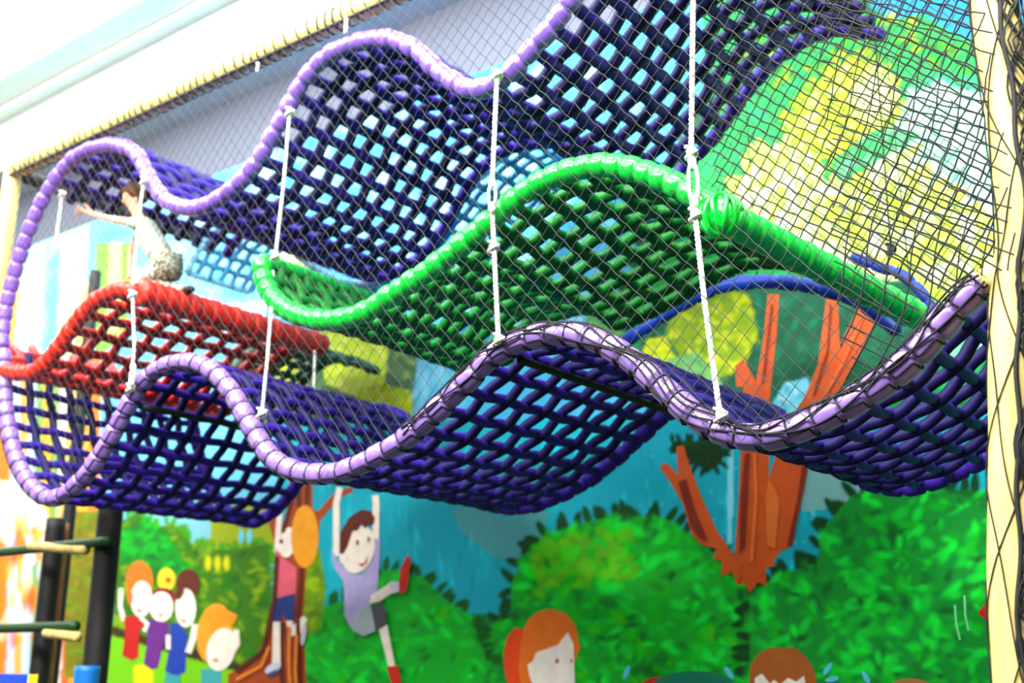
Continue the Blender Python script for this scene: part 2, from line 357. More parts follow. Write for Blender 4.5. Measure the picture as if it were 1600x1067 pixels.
# carry the canvas onto a fine grid on the wall
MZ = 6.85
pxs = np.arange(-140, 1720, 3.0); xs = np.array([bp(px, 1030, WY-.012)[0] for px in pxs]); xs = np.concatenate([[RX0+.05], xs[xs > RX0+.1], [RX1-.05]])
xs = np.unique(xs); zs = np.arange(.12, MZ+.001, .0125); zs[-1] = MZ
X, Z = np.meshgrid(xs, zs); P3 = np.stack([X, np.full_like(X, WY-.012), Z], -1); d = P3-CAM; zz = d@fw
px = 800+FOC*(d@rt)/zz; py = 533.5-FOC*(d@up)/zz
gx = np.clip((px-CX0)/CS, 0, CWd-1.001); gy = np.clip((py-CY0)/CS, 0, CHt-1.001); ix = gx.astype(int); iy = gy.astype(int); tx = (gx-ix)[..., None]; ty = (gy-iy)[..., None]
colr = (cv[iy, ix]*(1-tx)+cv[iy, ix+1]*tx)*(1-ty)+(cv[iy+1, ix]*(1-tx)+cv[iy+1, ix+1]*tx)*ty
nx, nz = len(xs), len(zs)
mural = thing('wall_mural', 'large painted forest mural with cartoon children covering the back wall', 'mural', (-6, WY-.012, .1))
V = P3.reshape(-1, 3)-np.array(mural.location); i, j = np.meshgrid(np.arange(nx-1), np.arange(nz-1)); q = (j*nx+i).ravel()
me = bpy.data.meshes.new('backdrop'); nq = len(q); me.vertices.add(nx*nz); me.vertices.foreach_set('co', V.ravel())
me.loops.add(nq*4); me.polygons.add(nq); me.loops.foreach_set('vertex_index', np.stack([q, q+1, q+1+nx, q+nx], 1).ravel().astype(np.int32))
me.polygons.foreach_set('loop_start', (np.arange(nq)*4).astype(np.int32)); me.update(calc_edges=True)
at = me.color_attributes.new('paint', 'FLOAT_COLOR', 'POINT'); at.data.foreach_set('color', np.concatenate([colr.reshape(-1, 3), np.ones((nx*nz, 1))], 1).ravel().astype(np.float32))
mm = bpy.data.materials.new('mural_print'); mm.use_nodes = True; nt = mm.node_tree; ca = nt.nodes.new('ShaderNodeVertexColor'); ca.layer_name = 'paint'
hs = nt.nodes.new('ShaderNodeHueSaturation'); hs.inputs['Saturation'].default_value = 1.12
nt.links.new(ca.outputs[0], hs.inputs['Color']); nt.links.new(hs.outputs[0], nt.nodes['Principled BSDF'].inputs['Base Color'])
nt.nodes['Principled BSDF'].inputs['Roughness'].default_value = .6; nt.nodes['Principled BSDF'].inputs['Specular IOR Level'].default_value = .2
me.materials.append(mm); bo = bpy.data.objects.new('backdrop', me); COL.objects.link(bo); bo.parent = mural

class Flat:
    """flat painted figure on the mural: coloured patches, later ones on top"""
    k = 0
    def __init__(s, ox=0, oy=0, k=1.): s.mb = MB(); s.mats = []; s.n = 0; Flat.k += 1; s.base = .00011*(Flat.k % 11); s.o = (ox, oy, k)
    def poly(s, pts, c):
        ox, oy, k = s.o; m = paint(c)
        if m not in s.mats: s.mats.append(m)
        s.n += 1; y = WY-.013-.0012*s.n-s.base
        V = np.array([bp(ox+k*x, oy+k*z, y) for x, z in pts]); s.mb.add(V, [tuple(range(len(V)))[::-1]], s.mats.index(m)); return s
    def ell(s, cx, cy, rx, ry, c, rot=0, n=28):
        a = np.linspace(0, 2*math.pi, n, endpoint=False); ca, sa = math.cos(rot), math.sin(rot)
        return s.poly([(cx+rx*math.cos(t)*ca-ry*math.sin(t)*sa, cy+rx*math.cos(t)*sa+ry*math.sin(t)*ca) for t in a], c)
    def line(s, p, w, c):
        p = np.asarray(p, float); T = np.gradient(p, axis=0); T /= np.linalg.norm(T, axis=1)[:, None]; N = np.stack([-T[:, 1], T[:, 0]], 1)*w/2
        for i in range(len(p)-1): s.poly([p[i]+N[i], p[i+1]+N[i+1], p[i+1]-N[i+1], p[i]-N[i]], c)
        return s
    def build(s, name, label): 
        o = s.mb.build(name, s.mats, mural, smooth=False); o['label'] = label; s.mats = []; return o
SK = (246, 232, 214); BR = (205, 82, 18); BRD = (128, 34, 6); BRL = (228, 112, 36)
t = Flat(1000, 430, .4967)   # big tree on the right
for pl in [[(325,340),(410,340),(405,640),(440,520),(505,400),(600,400),(535,555),(520,640),(480,850),(440,870),(418,900),(425,915),(395,920),(398,975),(370,965),(345,1000),(325,965),(305,975),(290,930),(300,850),(310,700)],
           [(362,350),(385,220),(402,60),(438,60),(428,200),(412,350)], [(298,285),(325,262),(365,335),(350,352),(303,350)],
           [(500,420),(560,280),(588,55),(622,55),(628,220),(685,105),(735,105),(735,155),(655,315),(590,415)],
           [(60,600),(85,590),(120,628),(115,540),(137,535),(160,610),(190,690),(240,800),(320,920),(310,970),(290,935),(255,945),(258,900),(230,890),(240,860),(200,850),(165,820),(135,720),(95,650)]]: t.poly(pl, BR)
t.poly([(405,640),(440,700),(425,860),(400,850),(395,700)], BRL); t.poly([(330,560),(345,560),(330,850),(312,880),(316,700)], BRD); t.poly([(515,560),(533,560),(520,650),(478,850),(462,850),(495,700)], BRD)
t.poly([(120,650),(145,640),(170,730),(215,840),(185,825),(160,790),(140,720)], BRD); t.line([(360,560),(365,700),(350,900)], 10, BRL); t.line([(600,90),(590,240),(545,380)], 7, BRD); t.line([(415,90),(400,220),(385,340)], 7, BRD)
t.line([(700,130),(640,270),(580,380)], 10, (222, 96, 40))
t.build('painted_tree', 'orange-brown forked painted tree trunk on the right of the mural')
t = Flat(350, 740, .3065)    # tree behind the climbing girl
t.poly([(335,-60),(450,-60),(450,180),(480,190),(560,100),(650,65),(660,90),(580,130),(490,240),(480,330),(420,480),(405,700),(412,900),(425,1200),(20,1200),(20,1020),(150,970),(220,800),(250,640),(265,400),(240,290),(210,200),(235,160),(270,220),(300,260),(330,130)], (165,66,20))
for l in [[(350,-50),(345,150),(300,300)], [(430,-50),(420,160)], [(385,-50),(380,170)], [(300,760),(290,900),(300,1150)], [(395,480),(375,720),(390,1150)], [(270,420),(255,640),(200,900),(60,1010)]]: t.line(l, 22, (92,28,8))
for l in [[(335,780),(330,950),(340,1150)], [(230,880),(190,980),(60,1050)], [(370,820),(362,1000),(372,1150)]]: t.line(l, 16, (228,130,40))
t.build('painted_tree', 'brown painted tree trunk left of centre behind the climbing girl')
t = Flat(350, 740, .3065)
t.line([(285,180),(268,400)], 28, SK); t.ell(325, 350, 45, 78, SK, .2); t.ell(412, 320, 70, 160, (240,160,20))
t.ell(292, 345, 10, 12, (120,30,20)); t.poly([(262,380),(300,430),(370,480),(365,612),(262,637)], (225,92,110)); t.poly([(255,640),(360,610),(355,752),(315,748),(300,700),(290,755),(248,752)], (22,52,120))
t.poly([(250,755),(285,755),(288,975),(245,975)], SK); t.poly([(315,750),(350,750),(350,775),(405,722),(425,742),(395,810),(340,832)], SK)
t.ell(250, 990, 45, 22, (200,205,225), -.5); t.ell(250, 1015, 38, 10, (60,80,120), -.4); t.ell(405, 820, 13, 55, (200,200,200), .15)
t.build('painted_child', 'painted girl with long golden hair climbing the tree in a pink shirt')
t = Flat(350, 740, .3065)
t.line([(590,70),(572,150),(572,420)], 32, SK); t.line([(770,110),(775,150),(772,360)], 34, SK)
t.poly([(546,380),(590,460),(650,510),(700,515),(760,440),(766,330),(797,335),(782,600),(745,670),(700,690),(640,772),(615,720),(610,550),(560,480)], (176,166,212))
t.ell(683, 385, 82, 125, SK, .25); t.ell(608, 430, 20, 32, SK)
t.poly([(588,402),(592,300),(640,220),(700,182),(750,190),(768,225),(762,262),(735,258),(722,280),(700,262),(680,290),(655,292),(630,370),(606,412)], (92,28,14))
t.poly([(680,462),(715,455),(735,415),(728,455),(705,472)], (200,50,30)); t.ell(738, 335, 8, 14, (150,110,80)); t.ell(680, 350, 8, 14, (150,110,80))
t.poly([(640,772),(700,690),(745,668),(775,800),(710,828),(660,802)], (165,180,182)); t.poly([(752,680),(800,650),(832,710),(822,782),(772,806)], (74,76,78))
t.poly([(742,662),(750,620),(860,548),(892,552),(892,602),(850,612),(790,652)], SK); t.poly([(888,592),(900,480),(938,412),(952,440),(932,592),(910,612)], (206,34,14))
t.poly([(790,795),(832,770),(872,982),(838,982)], SK); t.poly([(828,985),(885,978),(910,1100),(865,1100)], (206,34,14)); t.poly([(845,550),(892,550),(892,602),(850,600)], (215,205,225))
t.build('painted_child', 'painted dark-haired boy hanging by both arms in a lilac shirt and red shoes')
def kid4(fn, lab):
    t = Flat(0, 767, .2811); fn(t); t.build('painted_child', lab)
def ka(t):
    t.line([(672,540),(668,640),(690,720)], 26, SK); t.poly([(690,700),(790,690),(812,735),(775,765),(768,920),(735,942),(678,915),(695,800)], (196,18,14)); t.line([(780,700),(820,740),(800,780)], 24, SK)
    t.ell(775, 500, 76, 112, (232,118,22)); t.ell(786, 600, 60, 102, SK, .05); t.ell(722, 590, 16, 40, (232,118,22)); t.ell(775, 665, 14, 8, (220,110,80))
def kb(t):
    t.poly([(820,708),(935,735),(940,800),(905,860),(878,982),(842,992),(798,962),(818,830)], (104,34,132)); t.ell(925, 492, 50, 66, (238,206,40)); t.ell(905, 590, 72, 52, (130,28,20)); t.ell(897, 642, 66, 84, SK); t.ell(935, 495, 15, 15, (190,70,20)); t.ell(893, 690, 12, 7, (220,80,70))
def kc(t):
    t.poly([(950,733),(1000,735),(1042,800),(1030,1005),(980,1032),(918,1002),(945,850)], (22,60,166)); t.line([(1085,740),(1070,830),(1045,900)], 36, SK); t.line([(935,800),(935,880)], 26, SK)
    t.ell(1045, 515, 66, 82, (96,34,16)); t.ell(1032, 650, 58, 108, SK); t.ell(1000, 560, 22, 46, (96,34,16), .3); t.ell(1020, 722, 14, 7, (214,90,70)); t.poly([(925,1010),(1000,1030),(995,1100),(905,1100)], (60,160,160))
def kd(t):
    t.poly([(1118,992),(1232,985),(1225,1120),(1120,1120)], (60,165,165)); t.ell(1190, 790, 96, 168, (240,158,26), .15); t.ell(1230, 880, 80, 122, SK, .25); t.poly([(1150,700),(1220,640),(1320,690),(1300,740),(1240,730),(1180,780)], (240,150,24)); t.line([(1312,770),(1318,850),(1270,930)], 34, SK); t.ell(1197, 940, 14, 9, (226,120,100))
kid4(ka, 'painted child with ginger hair and red shirt at the left of the mural'); kid4(kb, 'painted child in purple shirt wearing a yellow crown')
kid4(kc, 'painted child with dark brown hair and blue shirt'); kid4(kd, 'painted child with golden hair and raised hand, lowest of the left group')
t = Flat(700, 740, .3065)
t.ell(355, 950, 72, 165, (238,72,14)); t.ell(520, 835, 142, 145, (240,118,22)); t.poly([(372,850),(660,850),(676,880),(645,960),(600,1000),(440,1050),(380,1150),(360,1000)], (240,118,22)); t.poly([(405,975),(432,955),(450,912),(560,872),(612,806),(640,870),(648,1100),(440,1100),(415,1030)], (248,240,224)); t.ell(556, 955, 11, 14, (190,130,90)); t.ell(628, 955, 6, 12, (190,130,90))
t.build('painted_child', 'painted girl with ginger ponytail at the bottom centre of the mural')
t = Flat(1100, 740, .3125)
t.poly([(225,1040),(235,950),(270,900),(330,868),(400,872),(450,868),(500,905),(540,960),(560,1020),(560,1120),(225,1120)], (170,92,28)); t.poly([(250,1120),(255,1020),(290,1000),(330,1050),(350,1030),(380,1055),(420,1020),(460,1040),(500,1010),(520,1120)], (248,240,224)); t.build('painted_child', 'painted child with spiky brown hair peeking up at the bottom right')
t = Flat(); t.ell(1423, 1080, 38, 20, (176,112,50)); t.build('painted_child', 'top of light brown painted hair at the lower right edge')
t = Flat(); t.ell(1028, 1082, 32, 24, (206,20,10)); t.build('painted_hat', 'red painted cap at the bottom edge')
t = Flat(); t.ell(1085, 1078, 70, 30, (10,120,90)); t.build('painted_hat', 'wide dark green painted shape at the bottom edge')
t = Flat(); t.poly([(1528,958),(1545,935),(1560,918),(1600,900),(1600,1010),(1560,980),(1545,972)], (205,14,8)); t.build('painted_kite', 'red painted pointed shape beside the right post')
for x, y, r_ in [(979,1050,.4),(1139,1051,-.6),(1293,1045,.6),(1300,1061,1.4),(1353,1058,-.5),(377,838,0),(390,838,0)]: Flat().ell(x, y, 4, 11, (90,205,235), r_).build('painted_droplet', 'small pale blue painted droplet')
for l in ([(1492,945),(1494,975),(1500,1000)], [(1507,930),(1508,960),(1513,985)]): Flat().line(l, 3, (120,230,150)).build('painted_stroke', 'thin pale green painted stroke')

# ------------------------------------------------------------------ the frame: beam, posts
ZB = 5.46
left_c = np.array([-8.55, 0, ZB])
post_px = [(1612,-700),(1610,0),(1600,150),(1590,300),(1584,450),(1583,620),(1584,800),(1592,1067)]
pp = FP(post_px); zt = pp[0][2]
PXR = pp[3][0]
b = MB(); P = np.array([[left_c[0]-.05, 0, ZB], [-6, 0, ZB+.005], [-4, 0, ZB-.005], [PXR+.1, 0, ZB]]); padded(b, P, .078, .5, .12)
o = b.build('top_beam', M['cream'], origin=(-4.8, 0, ZB)); tag(o, 'long cream padded top beam running the length of the frame', 'beam')
b = MB()     # lashing where the net is tied to the beam
for x in np.arange(left_c[0]+.1, PXR-.1, .09):
    an = np.linspace(0, 2*math.pi, 11); b.tube(np.stack([x+.03*np.sin(an*.5+x*9), .083*np.cos(an), ZB+.083*np.sin(an)], 1), .006, 4, caps=False)
P = np.array([[left_c[0], -.05, ZB-.075], [PXR, -.05, ZB-.075]]); b.tube(resample(P, .2), .012, 6)  # plain black line along the lower front of the beam
b.build('lashing_and_line', M['netb'], o)
# right post, reaching floor
base = pp[-1].copy(); base[2] = 0
P = np.vstack([[pp[3][0], 0, ZB+.1], [pp[3][0], 0, 4.6], pp[3:6], pp[6:], [base]]); P = catmull(P, .05); P[:, 1] = 0
b = MB(); s_ = lengths(P); b.tube(P, .088*(1+.03*np.sin(s_*9)), 18)
post = b.build('padded_post', M['cream'], origin=(base[0], 0, 0)); tag(post, 'tall cream padded post wrapped in black netting at the right edge', 'post')
b = MB()
off = P+np.array([-.00, -.09, 0]); n_ = len(P)
for k in range(8):         # criss-cross cords round the post
    sg = 1 if k % 2 else -1; an = k*2*math.pi/8+sg*s_*2.6+.3*np.sin(s_*5+k*2)
    b.tube(P+.093*np.stack([np.cos(an), np.sin(an), 0*an], 1), .0032, 5)
for k in range(9):         # gathered netting on the side away from the aisle
    an = -.75+.55*np.sin(s_*(9+k*1.3)+k*1.9)+.05*k
    b.tube(P+(.097+.004*(k % 3))*np.stack([np.cos(an), np.sin(an), 0*an], 1), .0045, 5)
an = -1.15+.08*np.sin(s_*14); b.tube(P+.097*np.stack([np.cos(an), np.sin(an), 0*an], 1), .010, 6)
b.build('wrapping_net', M['netb'], post)
b = MB(); P2 = np.array([[PXR+.22, .25, 0.0], [PXR+.22, .25, ZB]]); b.tube(resample(P2, .1), .085, 14)
o = b.build('padded_post', M['cream'], origin=(PXR+.22, .25, 0)); tag(o, 'second cream padded post just behind the right-hand one', 'post')
# left corner posts
b = MB(); b.tube(resample(np.array([[left_c[0], 0, 0], [left_c[0], 0, ZB+.05]]), .1), .07, 14)
o = b.build('padded_post', M['cream'], origin=(left_c[0], 0, 0)); tag(o, 'cream padded post at the far left end under the top beam', 'post')
b = MB(); b.tube(resample(np.array([[left_c[0], .07, ZB-.02], [left_c[0], D+.3, ZB-.02]]), .1), .06, 12)
o = b.build('end_beam', M['black'], origin=(left_c[0], D/2, ZB)); tag(o, 'short dark beam running back from the far left corner', 'beam')
def post_at(px0, y, Y, r, m, label, name='post', z1=ZB):
    q = bp(px0, y, Y); b = MB(); b.tube(resample(np.array([[q[0], Y, 0], [q[0], Y, z1]]), .1), r, 12)
    return tag(b.build(name, m, origin=(q[0], Y, 0)), label, 'post')
ZS = bp(60, 780, .5)[2]
post_at(160, 930, 1.0, .10, M['black'], 'thick black vertical post beside the ladder at lower left', z1=2.72)
post_at(75, 930, 1.2, .085, M['black'], 'black post behind the dark green rails at far lower left', z1=2.72)
post_at(101, 820, 1.35, .04, M['owood'], 'slim orange wooden post between the black posts', z1=2.7)
post_at(150, 420, 1.9, .06, M['black'], 'dark back post seen through the upper left arch')
post_at(138, 420, 2.1, .045, M['wood'], 'pale wooden back post beside the dark one in the arch')
for (yy, x1, lab) in [(845, 172, 'dark green rail, upper of the two at lower left'), (978, 120, 'dark green rail, lower of the two at lower left')]:
    a_ = bp(-120, yy-20, .88); c_ = bp(x1, yy, .88); a_[2] = c_[2]; b = MB(); b.tube(resample(np.array([a_, c_]), .1), .04, 10)
    tag(b.build('rail', M['dgreen'], origin=c_), lab, 'rail')
for (x0, x1, yy, lab) in [(48, 135, 856, 'short pale wooden rung under the upper green rail'), (72, 122, 992, 'short pale wooden rung under the lower green rail')]:
    a_ = bp(x0, yy-3, .87); c_ = bp(x1, yy+3, .87); b = MB(); b.tube(resample(np.array([a_, c_]), .05), .04, 10)
    tag(b.build('rung', M['wood'], origin=a_), lab, 'rung')
# padded blocks at the very bottom left
a_ = bp(-60, 1052, .3); c_ = bp(48, 1052, .3)
t = thing('foam_bench', 'blue foam bench with yellow end at the lower left corner', 'bench', ((a_[0]+c_[0])/2, .5, 0))
b = MB(); b.box((a_[0], .3, 0), (c_[0]-.03, .36, a_[2])); o = b.build('cushion', M['bluepad'], t, False)
b = MB(); b.box((c_[0]-.03, .3, 0), (c_[0], .36, a_[2])); b.build('end_panel', M['yellow'], t, False)
a_ = bp(120, 1040, .8); c_ = bp(155, 1040, .8)
b = MB(); z = a_[2]; Pp = np.array([[(a_[0]+c_[0])/2, .8, 0], [(a_[0]+c_[0])/2, .8, z]]); R_ = resample(Pp, .04); s_ = lengths(R_)
b.tube(R_, .095*(1-.12*(np.abs((s_/.14) % 1-.5) > .42)), 14)
tag(b.build('padded_bollard', M['cyanpad'], origin=(R_[0][0], .8, 0)), 'azure padded cylinder at the foot of the black post', 'bollard')

# ------------------------------------------------------------------ climbing nets
def sheet(label, front, mt, ms, Dp=D, back=None, r=.055, seg=.12, nlong=9, pitch=.16, rs=.03, y0=0., ends=(None, None), rb=None, sag=None, name='climbing_net', backm=None, v0=.07, v1=.95, ringm=None, edge_label=None, start=None, mx=None):
    Fp = catmull(FP(front, y0)); Fp[:, 1] = y0
    if back is None: Bp = Fp+np.array([0, Dp, 0])
    else:
        Bp = catmull(FP(back, y0+Dp)); Bp[:, 1] = y0+Dp
    F0, B0 = Fp, Bp
    if start is not None:
        i0 = int(np.argmin([np.hypot(*(np.array(proj(P))-start)) for P in Fp])); F0 = Fp[i0:]; B0 = Bp[i0:]
    c = Fp.mean(0); t = thing(name, label, 'climbing net', (c[0], y0+Dp/2, Fp[:, 2].min()))
    b = MB(); padded(b, Fp, r, seg); o = b.build('edge_tube', mt, t); o['label'] = edge_label or 'front padded edge tube'
    if ringm is not None: b = MB(); rings(b, Fp, r, seg); b.build('wrapping_cord', ringm, o)
    b = MB(); padded(b, B0, rb or r*.85, seg); b.build('edge_tube', backm or ms, t)['label'] = 'rear padded edge tube'
    for e, (A, B) in zip(ends, ((Fp[0], Bp[0]), (Fp[-1], Bp[-1]))):
        if e: b = MB(); padded(b, np.array([A, B]), e, .10, .10); b.build('end_tube', mt, t)
    b = MB(); lattice(b, F0, B0, nlong, pitch, rs, v0=v0, v1=v1); b.build('woven_straps', [ms, mx or ms], t)
    return t, Fp, Bp
low = [(5,545),(6,600),(12,660),(25,715),(48,758),(75,778),(105,770),(140,735),(175,680),(205,625),(240,582),(285,566),(325,575),(360,610),(392,665),(425,715),(470,738),(530,738),(590,712),(640,680),(690,635),(735,590),(775,553),(825,530),(880,521),(930,532),(985,562),(1040,610),(1085,650),(1130,675),(1185,684),(1240,672),(1310,640),(1380,598),(1440,545),(1495,480),(1540,440)]
tl, LF, LB = sheet('long purple wavy climbing net, lowest layer with lilac front tube', low, M['lilac'], M['purple_shade'], mx=M['purple'], r=.062, rs=.030, pitch=.17, ringm=M['netb'], backm=M['purple'], edge_label='thick lilac padded front tube')
upp = [(3,545),(5,510),(12,470),(28,410),(50,350),(80,290),(120,243),(170,226),(210,238),(235,280),(262,315),(305,325),(350,305),(395,262),(435,195),(475,125),(520,82),(590,60),(645,75),(690,115),(740,140),(790,120),(835,72),(875,25),(925,-50),(990,-130),(1080,-190),(1180,-195)]
tu, UF, UB = sheet('purple wavy climbing net, top layer under the beam', upp, M['violet'], M['purple_shade'], backm=M['purple'], r=.058, rs=.040, mx=M['purple'], start=(74, 302), ends=(None, None))
grn = [(408,405),(415,445),(445,482),(500,500),(560,492),(610,462),(680,415),(760,350),(820,300),(880,270),(950,258),(1020,274),(1080,302),(1130,338)]
gbk = [(588,468),(610,490),(650,520),(695,555),(735,578),(790,560),(850,500),(930,480),(965,505),(1040,474),(1120,430),(1185,408),(1280,420),(1370,460),(1435,495)]
tg, GF, GB = sheet('bright green wavy climbing net in the middle layer', grn, M['green'], M['green_s'], back=gbk, Dp=D-.05, r=.064, rs=.038, seg=.095, ends=(.045, .082))
redp = [(-60,520),(-30,560),(0,577),(35,583),(62,576),(90,545),(120,502),(150,470),(185,453),(215,455)]
tr_, RF, RB = sheet('red climbing net with thick red end roll, at left', redp, M['red'], M['red_s'], r=.062, seg=.09, ends=(None, .10), pitch=.17, nlong=8, rs=.037)
blu = [(290,425),(310,390),(335,357),(370,340),(420,352),(470,400),(530,440),(590,440),(645,402),(700,338),(760,265),(820,222),(880,218),(940,245),(1000,290),(1060,345)]
sheet('pale blue climbing net behind the purple and green nets', blu, M['blue'], M['blue_s'], y0=1.95, Dp=.8, r=.045, ends=(.035, .035), nlong=5, pitch=.15, rs=.03)
ts, SF, SB = sheet('small sage green climbing net behind the red one', [(350,610),(368,575),(390,550),(420,533),(455,535),(490,552)], M['sage'], M['sage_s'], y0=1.95, Dp=.8, r=.05, nlong=5, pitch=.15, rs=.032)
def support(q, parent):
    b = MB(); b.tube(resample(np.array([q, [q[0], q[1], CZ-.03]]), .2), .005, 5); b.build('hanging_cord', M['netg'], parent)
support(SF[len(SF)//2], ts)
Pk = catmull(FP([(975,535),(1030,497),(1080,468),(1130,447),(1200,440),(1280,450),(1350,475),(1405,520)], 2.05)); b = MB(); padded(b, Pk, .05, .15)
support(Pk[len(Pk)//2], tag(b.build('padded_tube', M['dblue'], origin=Pk[0]), 'dark blue padded tube curving beneath the green net', 'tube'))
Pk = catmull(FP([(1330,400),(1375,418),(1410,430),(1450,470),(1470,520)], 2.2)); b = MB(); padded(b, Pk, .035, .15)
support(Pk[len(Pk)//2], tag(b.build('padded_tube', M['dblue'], origin=Pk[0]), 'thin blue padded tube at the far end of the green roll', 'tube'))
# round end of the green tube and wooden stub on the post
b = MB(); q = GF[-1]; b.ball(q, .105, 16, sc=(1, .8, 1)); an = np.linspace(0, 2*math.pi*6, 150)
b.tube(np.stack([q[0]+.1*np.cos(an*.17)*np.cos(an), q[1]-.02+.085*np.sin(an*.17)*np.cos(an), q[2]+.1*np.sin(an)], 1), .012, 6); b.build('end_knot', M['green'], tg)
q = LF[-1]; b = MB(); b.tube(np.array([q+[-.02, 0, 0], q+[.02, 0, .0], q+[.12, 0, .0]]), [.05, .062, .062], 14)
tag(b.build('wooden_stub', M['cream'], origin=q), 'round cream stub joining the lilac tube to the right post', 'stub')
# frayed hoop of the rear left corner
# cross bars under the lower net (dark spreader pipes)
for (p0, Yb) in [((208,640),1.7), ((792,575),1.75)]:
    i = int(np.argmin([abs(proj(P)[0]-p0[0]) for P in LF])); A = LF[i]; b = MB(); b.tube(resample(np.array([A+[.05,.05,-.06], A+[.05,Yb,-.06]]), .1), .022, 10)
    tag(b.build('spreader_bar', M['black'], origin=A), 'dark spreader bar under the purple net at its %s crest' % ('left' if p0[0] < 500 else 'middle'), 'bar')

# ------------------------------------------------------------------ ropes
def rope(pts, label, Y=-.075, r=.011, m=None, loops=(), knots=(), kind='hanging_rope', ys=None):
    m = m or M['cord']
    P = resample(np.array([bp(x, y, (ys[k] if ys else Y)) for k, (x, y) in enumerate(pts)]), .012); s = lengths(P); b = MB()
    for k in range(3):
        an = s*2*math.pi/.07+k*2*math.pi/3; b.tube(P+r*.5*np.stack([np.cos(an), np.sin(an), 0*an], 1), r*.62, 5)
    t = b.build(kind, m, origin=P[0])
    for (x, y, h) in loops:
        c = bp(x, y, Y-.02); an = np.linspace(0, 2*math.pi, 20); b = MB()
        b.tube(c+np.stack([.024*np.cos(an), 0*an, h*np.sin(an)], 1), .009, 6, caps=False)
        for dz in (h, -h): b.ball(c+[0, 0, dz], .022, 8, sc=(1, 1, 1.5))
        o = b.build('loop', m); o.parent = t; o.location = -np.array(t.location)
    for (x, y) in knots:
        c = bp(x, y, (ys[-1] if ys else Y)); b = MB(); b.ball(c, .024, 8, sc=(1, 1, 1.4)); an = np.linspace(0, 4*math.pi, 30)
        b.tube(c+np.stack([.026*np.cos(an), .026*np.sin(an), .03*np.sin(an*.5)], 1), .008, 5)
        o = b.build('knot', m); o.parent = t; o.location = -np.array(t.location)
    return tag(t, label, 'rope', 'white ropes holding up the nets')
rope([(97,298),(93,335),(88,372)], 'short white rope inside the upper left purple arch', Y=.3, knots=[(97,303)])
rope([(224,286),(215,360),(207,445)], 'white rope from the top purple tube to the red net, beside the child', knots=[(226,282)])
rope([(207,455),(210,540),(204,612)], 'white rope from the red net crest down to the lilac tube', knots=[(207,460),(204,606)], loops=[(207,585,.05)])
rope([(453,170),(443,290),(430,405)], 'white rope from the top purple tube to the left end of the green net', knots=[(453,175),(430,400)])
rope([(424,480),(418,560),(409,650)], 'white rope from the green net down past the red roll to the lilac tube', knots=[(409,645)])
rope([(777,112),(773,200),(769,290)], 'white rope from the top purple tube to the green tube', knots=[(777,116)], loops=[(769,305,.07)], r=.013)
rope([(769,325),(774,430),(779,533)], 'white rope from the green tube down to the middle lilac crest', knots=[(771,385),(779,530)], r=.013)
qq = bp(1082, 230, -.09)
rope([(1083,-210),(1083,0),(1080,235)], 'longest white rope, from the beam to the green tube', r=.013, loops=[(1083,285,.10)], knots=[(1080,238)], Y=-.085)
rope([(1085,325),(1102,480),(1126,655)], 'white rope from the green tube down to the right lilac trough', knots=[(1086,335),(1126,648)], r=.013, Y=-.085)
rope([(492,548),(491,585),(490,625)], 'short rope hanging behind the red end roll', Y=1.5)
rope([(1366,40),(1380,230),(1392,392)], 'thin grey cord over the bright crowns by the green roll', Y=1.7, r=.006, m=M['netg'], knots=[(1392,388)])
rope([(541,28),(540,52)], 'very short rope tail under the beam above the purple crest', r=.012)
rope([(403,98),(402,112)], 'tiny rope tail hanging under the beam', r=.01)

# ------------------------------------------------------------------ safety netting
xu = LF[:, 0]; zu = LF[:, 2]; od = np.argsort(xu[40:]); xo = xu[40:][od]; zo = zu[40:][od]
def zlow(x): return np.interp(x, xo, zo)
def netting(X0, X1, Y, sp, slope, r, name, label, m, jit, z_top=ZB-.05, zl=zlow, drape=0, sl2=None):
    b = MB(); H = z_top-2.3
    for fam in (1, -1):
        k_ = slope if fam == 1 else (sl2 or slope)
        dx = H/k_
        for x0 in np.arange(X0-dx, X1+dx, sp):
            n = int(H/.045); tt = np.linspace(0, 1, n); z = z_top-H*tt; x = x0+fam*dx*tt if fam == 1 else x0+dx-dx*tt
            ph = x0*31.7
            x = x+jit*(.5*np.sin(z*9+x0*3)+.5*np.sin(z*3.1+ph*.01)); zz_ = z+.006*np.sin(tt*H/.045*math.pi)
            y = Y+.012*np.sin(x*2.3)+.010*np.sin(z*5+x0)
            ok = (x > X0) & (x < X1) & (z > zl(x)-.03)
            if ok.sum() < 3: continue
            idx = np.where(ok)[0]; cut = np.where(np.diff(idx) > 1)[0]; parts = np.split(idx, cut+1)
            for g in parts:
                if len(g) > 2: b.tube(np.stack([x[g], y[g], zz_[g]], 1), r, 4, caps=False)
    o = b.build(name, m, origin=((X0+X1)/2, Y, 2.5)); return tag(o, label, 'net')
XL = left_c[0]+.08; XR = PXR-.1
netting(XL, XR, -.10, .088, 1.15, .0019, 'safety_net', 'fine grey diamond safety net across the whole front of the frame', M['netg'], .012)
xs0 = bp(1110, 300, .9)[0]
netting(xs0, XR+.05, .9, .085, .9, .0052, 'safety_net', 'black diamond safety net in the right bay behind the front net', M['netb'], .03, zl=lambda x: np.interp(x, [xs0, bp(1560, 470, .9)[0]], [bp(1110, 350, .9)[2], bp(1560, 480, .9)[2]]), sl2=1.5)
netting(bp(1290,300,-.16)[0], XR+.12, -.15, .10, .75, .0036, 'safety_net', 'loose black netting gathered beside the right post', M['netb'], .05, sl2=2.2)
